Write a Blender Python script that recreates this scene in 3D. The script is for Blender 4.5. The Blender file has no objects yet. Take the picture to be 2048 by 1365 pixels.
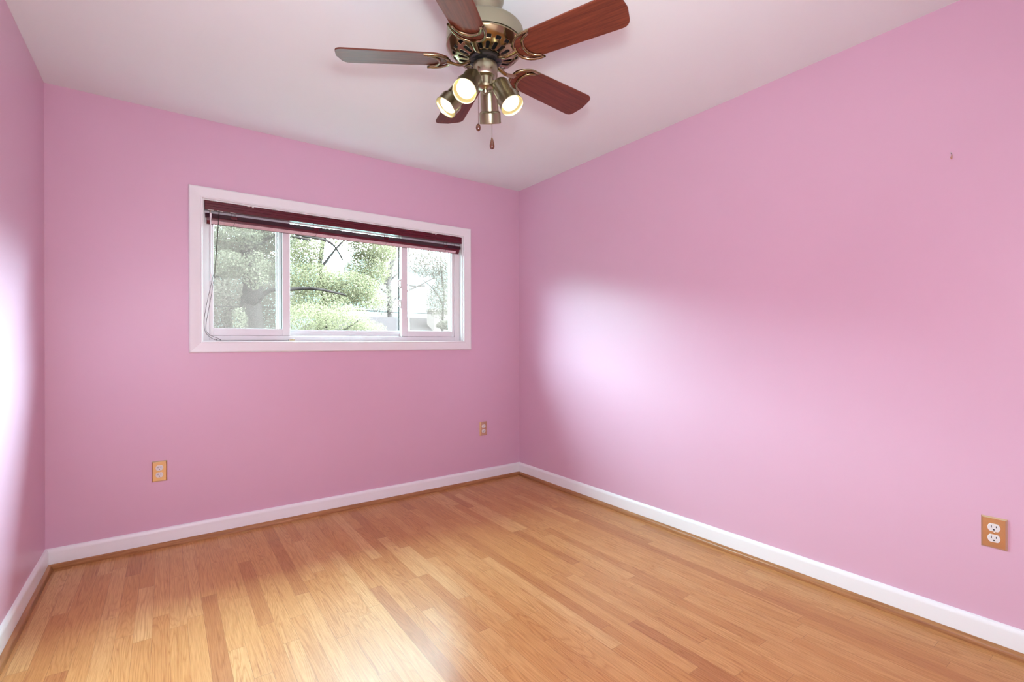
import bpy, bmesh, math, random
from mathutils import Vector, Matrix
random.seed(7)
PI = math.pi
scn = bpy.context.scene
COL = scn.collection

# ------------------------------------------------------------------ camera
F_PX, YAW, ROLL = 955.39, 0.62611, 0.00266
CAM = Vector((-2.4675, -3.3080, 1.1288))
FWD = Vector((math.sin(YAW), math.cos(YAW), 0))
RT0 = Vector((math.cos(YAW), -math.sin(YAW), 0)); UP0 = Vector((0, 0, 1))
cr = RT0*math.cos(ROLL) - UP0*math.sin(ROLL)
cu = UP0*math.cos(ROLL) + RT0*math.sin(ROLL)
cam_d = bpy.data.cameras.new('camera'); cam = bpy.data.objects.new('camera', cam_d); COL.objects.link(cam)
cam_d.sensor_fit = 'HORIZONTAL'; cam_d.sensor_width = 36; cam_d.lens = F_PX/2048*36
cam_d.shift_y = 4.2/2048; cam_d.clip_start = 0.02; cam_d.clip_end = 300
m = Matrix((cr, cu, -FWD)).transposed().to_4x4(); m.translation = CAM
cam.matrix_world = m
scn.camera = cam

# ------------------------------------------------------------------ colour management
scn.view_settings.view_transform = 'Standard'
scn.view_settings.look = 'None'
scn.view_settings.gamma = 1.0
scn.view_settings.use_curve_mapping = False
scn.view_settings.exposure = 0.03

# ------------------------------------------------------------------ sky: bright overcast, brighter higher up
SKY = [(0.0, 1.05), (0.15, 1.2), (0.22, 48.0), (0.50, 46.0), (0.80, 31.0)]      # (height of the direction, strength)
w = bpy.data.worlds.new('overcast_sky'); scn.world = w; w.use_nodes = True
nt = w.node_tree; nt.nodes.clear()
tc = nt.nodes.new('ShaderNodeTexCoord'); sx = nt.nodes.new('ShaderNodeSeparateXYZ')
rp = nt.nodes.new('ShaderNodeValToRGB'); el = rp.color_ramp.elements
while len(el) < len(SKY): el.new(0.5)
for q, (p, v) in zip(el, SKY): q.position = p; q.color = (v/60, v/60, v/60, 1)
mu = nt.nodes.new('ShaderNodeMath'); mu.operation = 'MULTIPLY'; mu.inputs[1].default_value = 60.0
bg = nt.nodes.new('ShaderNodeBackground'); bg.inputs[0].default_value = (0.58, 0.94, 1.0, 1)
wo = nt.nodes.new('ShaderNodeOutputWorld')
nt.links.new(tc.outputs['Generated'], sx.inputs[0]); nt.links.new(sx.outputs['Z'], rp.inputs[0]); nt.links.new(rp.outputs[0], mu.inputs[0])
# the cloud cover is brighter towards the right (+x) of the window
AZ_LEFT, AZ_RIGHT = 1.2, 3.5
cx_ = nt.nodes.new('ShaderNodeMath'); cx_.operation = 'MULTIPLY'; nt.links.new(sx.outputs['X'], cx_.inputs[0]); nt.links.new(sx.outputs['X'], cx_.inputs[1])
cy_ = nt.nodes.new('ShaderNodeMath'); cy_.operation = 'MULTIPLY_ADD'; nt.links.new(sx.outputs['Y'], cy_.inputs[0]); nt.links.new(sx.outputs['Y'], cy_.inputs[1]); nt.links.new(cx_.outputs[0], cy_.inputs[2])
cs_ = nt.nodes.new('ShaderNodeMath'); cs_.operation = 'SQRT'; nt.links.new(cy_.outputs[0], cs_.inputs[0])
cd_ = nt.nodes.new('ShaderNodeMath'); cd_.operation = 'DIVIDE'; nt.links.new(sx.outputs['X'], cd_.inputs[0]); nt.links.new(cs_.outputs[0], cd_.inputs[1])
az = nt.nodes.new('ShaderNodeMapRange'); az.interpolation_type = 'SMOOTHSTEP'
az.inputs['From Min'].default_value = 0.0; az.inputs['From Max'].default_value = 0.5
az.inputs['To Min'].default_value = AZ_LEFT; az.inputs['To Max'].default_value = AZ_RIGHT
nt.links.new(cd_.outputs[0], az.inputs['Value'])
ma = nt.nodes.new('ShaderNodeMath'); ma.operation = 'MULTIPLY'; nt.links.new(mu.outputs[0], ma.inputs[0]); nt.links.new(az.outputs[0], ma.inputs[1])
nt.links.new(ma.outputs[0], bg.inputs['Strength']); nt.links.new(bg.outputs[0], wo.inputs[0])
w.cycles.sampling_method = 'AUTOMATIC'

def light(name, kind, loc, energy, color=(1, 1, 1), target=None, **kw):
    d = bpy.data.lights.new(name, kind); d.energy = energy; d.color = color
    for k, v in kw.items(): setattr(d, k, v)
    o = bpy.data.objects.new(name, d); COL.objects.link(o); o.location = loc
    if target is not None:
        o.rotation_euler = (Vector(target) - Vector(loc)).to_track_quat('-Z', 'Y').to_euler()
    return o
# the window opening lets the sky in
prt = light('window_portal', 'AREA', (-1.426, 0.19, 1.56), 1.0, target=(-1.426, -1, 1.56), shape='RECTANGLE', size=1.80, size_y=0.90)
prt.data.cycles.is_portal = True
# photographer's flash on top of the camera
light('camera_flash', 'POINT', (-2.42, -3.28, 1.40), 43.0, (0.86, 1.0, 1.0), shadow_soft_size=0.05)

# added area light, turned up to brighten the ceiling
light('ceiling_fill', 'AREA', (-2.2, -3.1, 1.50), 6.0, (0.84, 1.0, 1.0), target=(-1.6, -2.1, 2.44), shape='DISK', size=0.25, spread=math.radians(110))
# added soft fill light behind the camera, in front of the solid front wall
light('rear_fill', 'AREA', (-1.80, -3.57, 0.70), 3.0, (1, 0.93, 0.97), target=(-1.80, 0, 0.70), shape='RECTANGLE', size=0.80, size_y=1.1)

# ------------------------------------------------------------------ materials
def new_mat(name):
    mt = bpy.data.materials.new(name); mt.use_nodes = True
    n = mt.node_tree.nodes; l = mt.node_tree.links
    return mt, n, l, n['Principled BSDF']
def plain(name, col, rough=0.5, metal=0.0, spec=0.5, noise=0.0, scale=30.0, bump=0.0, coat=0.0):
    mt, n, l, b = new_mat(name)
    b.inputs['Base Color'].default_value = (*col, 1)
    b.inputs['Roughness'].default_value = rough; b.inputs['Metallic'].default_value = metal
    b.inputs['Specular IOR Level'].default_value = spec
    b.inputs['Coat Weight'].default_value = coat
    if noise or bump:
        t = n.new('ShaderNodeTexCoord'); nz = n.new('ShaderNodeTexNoise')
        nz.inputs['Scale'].default_value = scale; nz.inputs['Detail'].default_value = 4
        l.new(t.outputs['Object'], nz.inputs['Vector'])
        if noise:
            mx = n.new('ShaderNodeMix'); mx.data_type = 'RGBA'
            mx.inputs['A'].default_value = (*[c*(1-noise) for c in col], 1)
            mx.inputs['B'].default_value = (*[min(1, c*(1+noise)) for c in col], 1)
            l.new(nz.outputs['Fac'], mx.inputs['Factor']); l.new(mx.outputs['Result'], b.inputs['Base Color'])
        if bump:
            bp = n.new('ShaderNodeBump'); bp.inputs['Strength'].default_value = bump; bp.inputs['Distance'].default_value = 0.002
            l.new(nz.outputs['Fac'], bp.inputs['Height']); l.new(bp.outputs[0], b.inputs['Normal'])
    return mt
def emit(name, col, strength):
    mt, n, l, b = new_mat(name)
    b.inputs['Base Color'].default_value = (*col, 1)
    b.inputs['Emission Color'].default_value = (*col, 1); b.inputs['Emission Strength'].default_value = strength
    return mt
M = {}
M['pink'] = plain('pink_wall_paint', (0.73, 0.455, 0.59), 0.38, spec=0.7, noise=0.02, scale=3, bump=0.06)
M['ceiling'] = plain('ceiling_paint', (0.87, 0.93, 0.93), 0.8, noise=0.01, scale=5)
M['trim'] = plain('white_trim_paint', (0.90, 0.91, 0.91), 0.28, noise=0.015, scale=6)
M['vinyl'] = plain('white_vinyl', (0.86, 0.84, 0.85), 0.3)
M['gasket'] = plain('dark_gasket', (0.03, 0.03, 0.03), 0.6)
M['burgundy'] = plain('burgundy_enamel', (0.10, 0.002, 0.012), 0.32, noise=0.12, scale=8)
M['slat'] = plain('burgundy_slat', (0.20, 0.07, 0.11), 0.45, spec=0.15)
M['rail_reflection'] = plain('painted_pink_reflection', (0.62, 0.42, 0.45), 0.3, noise=0.25, scale=90)  # pale colour paints the reflection seen under the blind's bottom rail
M['clear'] = plain('clear_acrylic', (0.86, 0.82, 0.85), 0.15)
M['cord'] = plain('dark_red_cord', (0.03, 0.012, 0.014), 0.8)
M['tassel'] = plain('tan_tassel', (0.55, 0.40, 0.22), 0.6)
M['bracket'] = plain('white_bracket', (0.80, 0.78, 0.76), 0.4)
M['brass'] = plain('polished_brass', (0.74, 0.60, 0.37), 0.2, metal=1.0)
M['receptacle'] = plain('white_receptacle', (0.80, 0.78, 0.76), 0.3)
M['slot'] = plain('dark_slot', (0.012, 0.010, 0.010), 0.7)
M['steel'] = plain('steel', (0.6, 0.58, 0.56), 0.3, metal=1.0)
M['satin_brass'] = plain('satin_antique_brass', (0.40, 0.375, 0.255), 0.28, metal=1.0)
mt_, n_, l_, b_ = new_mat('brushed_antique_brass')
b_.inputs['Base Color'].default_value = (0.36, 0.325, 0.235, 1); b_.inputs['Metallic'].default_value = 1.0
b_.inputs['Roughness'].default_value = 0.34; b_.inputs['Anisotropic'].default_value = 0.8
tg_ = n_.new('ShaderNodeTangent'); tg_.direction_type = 'RADIAL'; tg_.axis = 'Z'; l_.new(tg_.outputs[0], b_.inputs['Tangent'])
M['brushed'] = mt_
M['antique_brass'] = plain('antique_brass', (0.31, 0.25, 0.14), 0.18, metal=1.0)
M['black_metal'] = plain('black_metal', (0.015, 0.013, 0.013), 0.4)
M['chain'] = plain('bronze_chain', (0.20, 0.13, 0.08), 0.35, metal=1.0)
M['fob'] = plain('dark_wood_fob', (0.10, 0.028, 0.014), 0.25, noise=0.3, scale=60, coat=0.4)
M['bulb'] = emit('lit_bulb_glass', (1.0, 0.84, 0.55), 40.0)
M['bulb_rim'] = emit('lit_bulb_outer_glass', (1.0, 0.84, 0.58), 1.45)
M['bulb_off'] = plain('frosted_bulb', (0.75, 0.74, 0.7), 0.3)
M['reflector'] = plain('warm_reflector', (0.9, 0.8, 0.6), 0.3, metal=1.0)
M['siding'] = plain('pale_siding', (0.6, 0.6, 0.58), 0.7, spec=0.1)
M['shingle'] = plain('grey_shingles', (0.022, 0.0142, 0.0146), 0.8, spec=0.0, noise=0.25, scale=9)
M['chimney'] = plain('white_chimney', (0.13, 0.084, 0.080), 0.7, spec=0.0, noise=0.05)
M['lawn'] = plain('lawn', (0.014, 0.012, 0.006), 0.9, spec=0.0, noise=0.3, scale=2)
M['cable'] = plain('grey_cable', (0.012, 0.008, 0.008), 0.6, spec=0.0)

def glass_mat(name, haze=0.0):
    mt, n, l, b = new_mat(name); n.remove(b)
    tr = n.new('ShaderNodeBsdfTransparent'); tr.inputs[0].default_value = (0.97, 0.98, 0.97, 1)
    gl = n.new('ShaderNodeBsdfGlossy'); gl.inputs['Roughness'].default_value = 0.02
    fr = n.new('ShaderNodeFresnel'); ge = n.new('ShaderNodeNewGeometry'); mi = n.new('ShaderNodeMix')
    mi.inputs['A'].default_value = 1.35; mi.inputs['B'].default_value = 1/1.35      # same reflectance from either side of the sheet
    l.new(ge.outputs['Backfacing'], mi.inputs['Factor']); l.new(mi.outputs['Result'], fr.inputs['IOR'])
    mx = n.new('ShaderNodeMixShader')
    l.new(fr.outputs[0], mx.inputs[0]); l.new(tr.outputs[0], mx.inputs[1]); l.new(gl.outputs[0], mx.inputs[2])
    out = n['Material Output']; l.new(mx.outputs[0], out.inputs[0])
    return mt
M['glass'] = glass_mat('window_glass')
def screen_mat():
    mt, n, l, b = new_mat('insect_mesh'); n.remove(b)
    tr = n.new('ShaderNodeBsdfTransparent'); df = n.new('ShaderNodeBsdfDiffuse'); tl = n.new('ShaderNodeBsdfTranslucent')
    df.inputs[0].default_value = (0.105, 0.068, 0.062, 1); tl.inputs[0].default_value = (0.105, 0.068, 0.062, 1)
    a = n.new('ShaderNodeMixShader'); a.inputs[0].default_value = 0.6; mx = n.new('ShaderNodeMixShader'); mx.inputs[0].default_value = 0.30
    l.new(df.outputs[0], a.inputs[1]); l.new(tl.outputs[0], a.inputs[2])
    l.new(tr.outputs[0], mx.inputs[1]); l.new(a.outputs[0], mx.inputs[2]); l.new(mx.outputs[0], n['Material Output'].inputs[0])
    return mt
M['screen'] = screen_mat()
def leaf_mat(name, c1, c2):
    mt, n, l, b = new_mat(name); n.remove(b)
    g = n.new('ShaderNodeNewGeometry'); mx = n.new('ShaderNodeMix'); mx.data_type = 'RGBA'
    mx.inputs['A'].default_value = (*c1, 1); mx.inputs['B'].default_value = (*c2, 1)
    l.new(g.outputs['Random Per Island'], mx.inputs['Factor'])
    df = n.new('ShaderNodeBsdfDiffuse'); tl = n.new('ShaderNodeBsdfTranslucent'); ms = n.new('ShaderNodeMixShader'); ms.inputs[0].default_value = 0.45
    l.new(mx.outputs['Result'], df.inputs[0]); l.new(mx.outputs['Result'], tl.inputs[0])
    l.new(df.outputs[0], ms.inputs[1]); l.new(tl.outputs[0], ms.inputs[2]); l.new(ms.outputs[0], n['Material Output'].inputs[0])
    return mt
M['leaf_grey'] = leaf_mat('grey_green_leaves', (0.050, 0.039, 0.027), (0.118, 0.090, 0.064))
M['leaf_green'] = leaf_mat('spring_green_leaves', (0.066, 0.051, 0.030), (0.155, 0.118, 0.074))
M['leaf_pale'] = leaf_mat('pale_leaves', (0.074, 0.053, 0.042), (0.120, 0.085, 0.069))
def bark_mat(name, c):
    return plain(name, c, 0.9, spec=0.0, noise=0.7, scale=9, bump=0.6)
M['bark'] = bark_mat('grey_bark', (0.013, 0.0085, 0.0081))
M['bark_pale'] = bark_mat('pale_bark', (0.046, 0.030, 0.029))

class NG:
    """small helper for math node chains"""
    def __init__(s, mt): s.n = mt.node_tree.nodes; s.l = mt.node_tree.links
    def m(s, op, a, b=None, c=None):
        x = s.n.new('ShaderNodeMath'); x.operation = op
        for i, v in enumerate((a, b, c)):
            if v is None: continue
            if isinstance(v, (int, float)): x.inputs[i].default_value = v
            else: s.l.new(v, x.inputs[i])
        return x.outputs[0]
    def vec(s, x, y, z=0.0):
        c = s.n.new('ShaderNodeCombineXYZ')
        for i, v in enumerate((x, y, z)):
            if isinstance(v, (int, float)): c.inputs[i].default_value = v
            else: s.l.new(v, c.inputs[i])
        return c.outputs[0]
    def noise(s, v, scale=1.0, detail=3.0, rough=0.5, dist=0.0):
        t = s.n.new('ShaderNodeTexNoise'); s.l.new(v, t.inputs['Vector'])
        t.inputs['Scale'].default_value = scale; t.inputs['Detail'].default_value = detail
        t.inputs['Roughness'].default_value = rough; t.inputs['Distortion'].default_value = dist
        return t.outputs['Fac']
    def white(s, v):
        t = s.n.new('ShaderNodeTexWhiteNoise'); t.noise_dimensions = '2D'; s.l.new(v, t.inputs['Vector']); return t
    def ramp(s, f, stops):
        r = s.n.new('ShaderNodeValToRGB'); s.l.new(f, r.inputs[0]); e = r.color_ramp.elements
        while len(e) < len(stops): e.new(0.5)
        for q, (p, c) in zip(e, stops): q.position = p; q.color = (*c, 1)
        return r.outputs[0]
    def mix(s, f, a, b, blend='MIX'):
        x = s.n.new('ShaderNodeMix'); x.data_type = 'RGBA'; x.blend_type = blend
        for k, v in (('Factor', f), ('A', a), ('B', b)):
            if isinstance(v, (int, float)): x.inputs[k].default_value = v
            elif isinstance(v, tuple): x.inputs[k].default_value = (*v, 1)
            else: s.l.new(v, x.inputs[k])
        return x.outputs['Result']

def floor_mat():
    mt, n, l, b = new_mat('oak_strip_floor'); g = NG(mt)
    t = n.new('ShaderNodeTexCoord'); s = n.new('ShaderNodeSeparateXYZ'); l.new(t.outputs['Object'], s.inputs[0])
    X, Y = s.outputs[0], s.outputs[1]
    u = g.m('DIVIDE', X, 0.0572); row = g.m('FLOOR', u); fu = g.m('FRACT', u)
    rw = g.white(g.vec(row, 3.7)); r1 = rw.outputs['Value']
    rw2 = g.white(g.vec(row, 11.3)); r2 = rw2.outputs['Value']
    L = g.m('MULTIPLY_ADD', r2, 0.75, 0.42)
    v = g.m('DIVIDE', g.m('ADD', Y, g.m('MULTIPLY', r1, 5.0)), L); seg = g.m('FLOOR', v); fv = g.m('FRACT', v)
    idn = g.white(g.vec(row, seg)); rid = idn.outputs['Value']
    rid2 = g.white(g.vec(g.m('ADD', row, 31.0), seg)).outputs['Value']
    # board tone
    tone = g.ramp(rid, [(0.0, (0.47, 0.20, 0.075)), (0.12, (0.55, 0.255, 0.092)), (0.50, (0.595, 0.292, 0.108)), (0.85, (0.63, 0.330, 0.132)), (1.0, (0.67, 0.38, 0.165))])
    off = g.m('MULTIPLY', rid, 37.0)
    # fine pores stretched along the board
    fine = g.noise(g.vec(g.m('ADD', g.m('MULTIPLY', X, 260.0), off), g.m('MULTIPLY', Y, 9.0), off), 1.0, 4, 0.6)
    finec = g.ramp(fine, [(0.30, (0.80, 0.73, 0.66)), (0.60, (1.0, 1.0, 1.0))])
    # cathedral figure: contour lines of a stretched noise
    base = g.noise(g.vec(g.m('ADD', g.m('MULTIPLY', X, 19.0), off), g.m('MULTIPLY', Y, 1.15), off), 1.0, 1.5, 0.45, 0.25)
    rings = g.m('FRACT', g.m('MULTIPLY', base, 20.0))
    ringc = g.ramp(rings, [(0.0, (0.76, 0.63, 0.50)), (0.22, (0.99, 0.98, 0.96)), (0.70, (1.03, 1.03, 1.02)), (1.0, (0.82, 0.72, 0.60))])
    ringamt = g.m('MULTIPLY_ADD', rid2, 0.6, 0.3)
    c = g.mix(1.0, tone, finec, 'MULTIPLY')
    c = g.mix(ringamt, c, g.mix(1.0, c, ringc, 'MULTIPLY'))
    # occasional dark mineral streaks
    st = g.noise(g.vec(g.m('ADD', g.m('MULTIPLY', X, 55.0), off), g.m('MULTIPLY', Y, 1.6), 4.0), 1.0, 3, 0.6)
    sc = g.ramp(st, [(0.60, (1, 1, 1)), (0.76, (0.66, 0.46, 0.40))])
    c = g.mix(1.0, c, sc, 'MULTIPLY')
    # seams
    gap = g.m('MAXIMUM', g.m('LESS_THAN', fu, 0.016), g.m('LESS_THAN', g.m('MULTIPLY', fv, L), 0.0012))
    gapw = g.noise(g.vec(g.m('MULTIPLY', X, 9.0), g.m('MULTIPLY', Y, 3.0)), 1.0, 2)
    gapa = g.m('MULTIPLY', gap, g.m('MULTIPLY_ADD', gapw, 1.0, 0.1))
    c = g.mix(gapa, c, (0.16, 0.065, 0.03))
    l.new(c, b.inputs['Base Color'])
    sm = g.noise(t.outputs['Object'], 2.2, 4, 0.6)
    l.new(g.m('MULTIPLY_ADD', sm, 0.12, 0.24), b.inputs['Roughness'])
    b.inputs['Specular IOR Level'].default_value = 0.22
    bp = n.new('ShaderNodeBump'); bp.inputs['Strength'].default_value = 0.12; bp.inputs['Distance'].default_value = 0.001
    hgt = g.m('SUBTRACT', g.m('MULTIPLY_ADD', fine, 0.25, g.m('MULTIPLY', rid2, 0.3)), gap)
    l.new(hgt, bp.inputs['Height']); l.new(bp.outputs[0], b.inputs['Normal'])
    return mt
M['floor'] = floor_mat()
def wood(name, dark, light_, axis=0, rough=0.35, coat=0.0, scale=1.0):
    mt, n, l, b = new_mat(name); g = NG(mt)
    t = n.new('ShaderNodeTexCoord'); s = n.new('ShaderNodeSeparateXYZ'); l.new(t.outputs['Object'], s.inputs[0])
    comps = [g.m('MULTIPLY', s.outputs[i], (6.0 if i == axis else 130.0)*scale) for i in range(3)]
    f = g.noise(g.vec(*comps), 1.0, 4, 0.6, 0.3)
    c = g.ramp(f, [(0.3, dark), (0.7, light_)])
    l.new(c, b.inputs['Base Color']); b.inputs['Roughness'].default_value = rough; b.inputs['Coat Weight'].default_value = coat
    b.inputs['Coat Roughness'].default_value = 0.3; b.inputs['Specular IOR Level'].default_value = 0.35
    return mt
M['blade'] = wood('mahogany_blade', (0.085, 0.018, 0.010), (0.18, 0.042, 0.020), 0, 0.42, 0.0)
M['shoe_y'] = wood('oak_shoe_along_wall', (0.30, 0.12, 0.045), (0.48, 0.23, 0.09), 1, 0.35)
M['shoe_x'] = wood('oak_shoe_below_window', (0.30, 0.12, 0.045), (0.48, 0.23, 0.09), 0, 0.35)

# ------------------------------------------------------------------ mesh helpers
def link(name, bm, mat, parent=None, smooth=False, bevel=0.0, angle=40):
    me = bpy.data.meshes.new(name)
    bmesh.ops.recalc_face_normals(bm, faces=bm.faces)
    bm.to_mesh(me); bm.free()
    for mt in (mat if isinstance(mat, (list, tuple)) else [mat]): me.materials.append(mt)
    o = bpy.data.objects.new(name, me); COL.objects.link(o)
    if parent: o.parent = parent
    if smooth:
        for p in me.polygons: p.use_smooth = True
        try: me.set_sharp_from_angle(angle=math.radians(angle))
        except Exception: pass
    if bevel:
        md = o.modifiers.new('bevel', 'BEVEL'); md.width = bevel; md.segments = 2; md.limit_method = 'ANGLE'
    return o
def empty(name, loc, rotz=0.0):
    o = bpy.data.objects.new(name, None); COL.objects.link(o); o.location = loc; o.rotation_euler = (0, 0, rotz)
    o.empty_display_size = 0.05
    return o
def tag(o, label=None, cat=None, group=None, kind=None):
    if label: o['label'] = label
    if cat: o['category'] = cat
    if group: o['group'] = group
    if kind: o['kind'] = kind
    return o
def box(bm, x0, x1, y0, y1, z0, z1, mi=0):
    vs = [bm.verts.new(p) for p in ((x0,y0,z0),(x1,y0,z0),(x1,y1,z0),(x0,y1,z0),(x0,y0,z1),(x1,y0,z1),(x1,y1,z1),(x0,y1,z1))]
    for f in ((0,3,2,1),(4,5,6,7),(0,1,5,4),(1,2,6,5),(2,3,7,6),(3,0,4,7)):
        fc = bm.faces.new([vs[i] for i in f]); fc.material_index = mi
def boxes(*bs):
    bm = bmesh.new()
    for b_ in bs: box(bm, *b_)
    return bm
def lathe(bm, prof, seg=48, mat=None, close=False):
    """prof: (r, z) list; revolves about local z"""
    rings = []
    for r, z in prof:
        if r < 1e-6: rings.append([bm.verts.new((0, 0, z))])
        else: rings.append([bm.verts.new((r*math.cos(2*PI*i/seg), r*math.sin(2*PI*i/seg), z)) for i in range(seg)])
    new = [v for r in rings for v in r]
    for a, b_ in zip(rings[:-1], rings[1:]):
        for i in range(seg):
            j = (i+1) % seg
            if len(a) == 1 and len(b_) == 1: continue
            if len(a) == 1: bm.faces.new((a[0], b_[i], b_[j]))
            elif len(b_) == 1: bm.faces.new((a[i], b_[0], a[j]))
            else: bm.faces.new((a[i], b_[i], b_[j], a[j]))
    if mat is not None: bmesh.ops.transform(bm, matrix=mat, verts=new)
    return new
def catmull(pts, n=8):
    P = [Vector(p) for p in pts]; out = []
    for i in range(len(P)-1):
        p0 = P[max(i-1, 0)]; p1 = P[i]; p2 = P[i+1]; p3 = P[min(i+2, len(P)-1)]
        for k in range(n):
            t = k/n
            out.append(0.5*((2*p1) + (p2-p0)*t + (2*p0-5*p1+4*p2-p3)*t*t + (3*p1-p0-3*p2+p3)*t**3))
    out.append(P[-1]); return out
def tube(bm, pts, rad, seg=8, flat=1.0, closed=False, up=Vector((0, 0, 1))):
    """rad: number or list; flat scales the section along `up`"""
    P = [Vector(p) for p in pts]; N = len(P); rings = []
    R = rad if isinstance(rad, (list, tuple)) else [rad]*N
    side = None
    for i in range(N):
        if closed: d = P[(i+1) % N]-P[(i-1) % N]
        else: d = P[min(i+1, N-1)]-P[max(i-1, 0)]
        d.normalize()
        if side is None:
            ref = up if abs(d.dot(up)) < 0.95 else Vector((1, 0, 0))
            side = d.cross(ref).normalized()
        else:
            side = (side - d*side.dot(d))
            side = side.normalized() if side.length > 1e-6 else d.orthogonal().normalized()
        nn = side.cross(d).normalized()
        rings.append([bm.verts.new(P[i] + side*R[i]*math.cos(2*PI*k/seg) + nn*R[i]*flat*math.sin(2*PI*k/seg)) for k in range(seg)])
    rr = list(zip(rings[:-1], rings[1:]))
    if closed: rr.append((rings[-1], rings[0]))
    for a, b_ in rr:
        for k in range(seg):
            j = (k+1) % seg; bm.faces.new((a[k], b_[k], b_[j], a[j]))
    if not closed:
        bm.faces.new(rings[0][::-1]); bm.faces.new(rings[-1])
def prism(bm, outline, z0, z1):
    lo = [bm.verts.new((x, y, z0)) for x, y in outline]; hi = [bm.verts.new((x, y, z1)) for x, y in outline]
    bm.faces.new(lo[::-1]); bm.faces.new(hi); n = len(lo)
    for i in range(n): bm.faces.new((lo[i], lo[(i+1) % n], hi[(i+1) % n], hi[i]))
def sweep(bm, prof, start, end, out, up=Vector((0, 0, 1))):
    """extrude a closed (d, z) profile from start to end; d runs along `out`; list of (start,end) points may differ for mitres: start/end are functions of d"""
    a = [bm.verts.new(start(d) + out*d + up*z) for d, z in prof]
    b_ = [bm.verts.new(end(d) + out*d + up*z) for d, z in prof]
    n = len(prof); bm.faces.new(a[::-1]); bm.faces.new(b_)
    for i in range(n): bm.faces.new((a[i], a[(i+1) % n], b_[(i+1) % n], b_[i]))
def axis_mat(loc, d):
    q = Vector(d).normalized().to_track_quat('Z', 'Y')
    return Matrix.Translation(Vector(loc)) @ q.to_matrix().to_4x4()
def at(px, py, Y):
    """point on the plane y = Y seen at a pixel of the 2048 x 1365 frame"""
    a, b_ = px-1024, -(py-686.7)
    X = a*math.cos(ROLL)+b_*math.sin(ROLL); Z = b_*math.cos(ROLL)-a*math.sin(ROLL)
    d = FWD + RT0*(X/F_PX) + UP0*(Z/F_PX)
    return CAM + d*((Y-CAM.y)/d.y)

# ------------------------------------------------------------------ room shell
W, D, H, T = 2.962, 3.60, 2.44, 0.20
OX0, OX1, OZ0, OZ1 = -2.297, -0.556, 1.145, 1.977          # window opening
link('floor', boxes((-W-T, T, -D-T, T, -0.12, 0.0)), M['floor'])
tag(bpy.data.objects['floor'], 'glossy oak strip floor running towards the window wall', 'floor', kind='structure')
o = link('ceiling', boxes((-W-T, T, -D-T, T, H, H+0.12)), M['ceiling']); tag(o, 'plain white ceiling above the fan', 'ceiling', kind='structure')
bm = bmesh.new()
for q in ((-W-T, OX0, 0, T, 0, H), (OX1, T, 0, T, 0, H), (OX0, OX1, 0, T, 0, OZ0), (OX0, OX1, 0, T, OZ1, H)): box(bm, *q)
bmesh.ops.remove_doubles(bm, verts=bm.verts, dist=1e-5)
o = link('wall_back', bm, M['pink']); tag(o, 'pink wall holding the window', 'wall', kind='structure')
o = link('wall_right', boxes((0, T, -D, 0, 0, H)), M['pink']); tag(o, 'long bare pink wall right of the window', 'wall', kind='structure')
o = link('wall_left', boxes((-W-T, -W, -D, 0, 0, H)), M['pink']); tag(o, 'narrow strip of pink wall at the left edge', 'wall', kind='structure')
o = link('wall_front', boxes((-W-T, T, -D-T, -D, 0, H)), M['pink']); tag(o, 'pink wall behind the camera', 'wall', kind='structure')

bm = boxes((-6.0, 3.0, T+0.001, 0.70, H, H+0.02), (-6.0, 3.0, 0.68, 0.70, H+0.02, H+0.17))
for q in ((-6.0, 3.0, 0.70, 0.78, H+0.05, H+0.17),): box(bm, *q)
o = link('trim_1', bm, M['siding']); tag(o, 'roof eave outside above the window', 'eave', kind='structure')

# baseboards (each with its stained shoe moulding as a part)
BB = [(0, 0), (0.014, 0), (0.014, 0.082), (0.0125, 0.092), (0.008, 0.099), (0.0, 0.102)]
SH = [(0.014, 0), (0.033, 0), (0.0325, 0.006), (0.030, 0.013), (0.025, 0.019), (0.019, 0.0235), (0.014, 0.025)]
def baseboard(name, label, s0, e0, ds, de, out, shoe_m):
    """s0/e0 ends at the wall; ds/de = direction in which the end slides per unit of depth (mitre)"""
    bm = bmesh.new(); sweep(bm, BB, lambda d: s0+ds*d, lambda d: e0+de*d, out)
    o = link(name, bm, M['trim'], smooth=True, angle=25); tag(o, label, 'baseboard', kind='structure')
    bm = bmesh.new(); sweep(bm, SH, lambda d: s0+ds*d, lambda d: e0+de*d, out)
    p = link('shoe_molding', bm, shoe_m, o, smooth=True, angle=50); p['label'] = 'stained oak quarter round shoe molding'
X_, Y_ = Vector((1, 0, 0)), Vector((0, 1, 0))
baseboard('baseboard_back', 'white baseboard under the window wall', Vector((-W, 0, 0)), Vector((0, 0, 0)), X_, -X_, -Y_, M['shoe_x'])
baseboard('baseboard_right', 'white baseboard along the long right wall', Vector((0, 0, 0)), Vector((0, -D, 0)), -Y_, Y_, -X_, M['shoe_y'])
baseboard('baseboard_left', 'white baseboard along the left wall', Vector((-W, -D, 0)), Vector((-W, 0, 0)), Y_, -Y_, X_, M['shoe_y'])
baseboard('baseboard_front', 'white baseboard behind the camera', Vector((0, -D, 0)), Vector((-W, -D, 0)), -X_, X_, Y_, M['shoe_x'])

# ------------------------------------------------------------------ window
win = empty('window_1', (-1.4265, 0, OZ0)); tag(win, 'wide white three-pane sliding window with casing', 'window', kind='structure')
def wpart(name, bm, mat, parent=None, **k):
    """parts are modelled in room coordinates; bring them into the window's own frame"""
    bmesh.ops.translate(bm, verts=bm.verts, vec=Vector((1.4265, 0, -OZ0)))
    return link(name, bm, mat, parent or win, **k)
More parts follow.
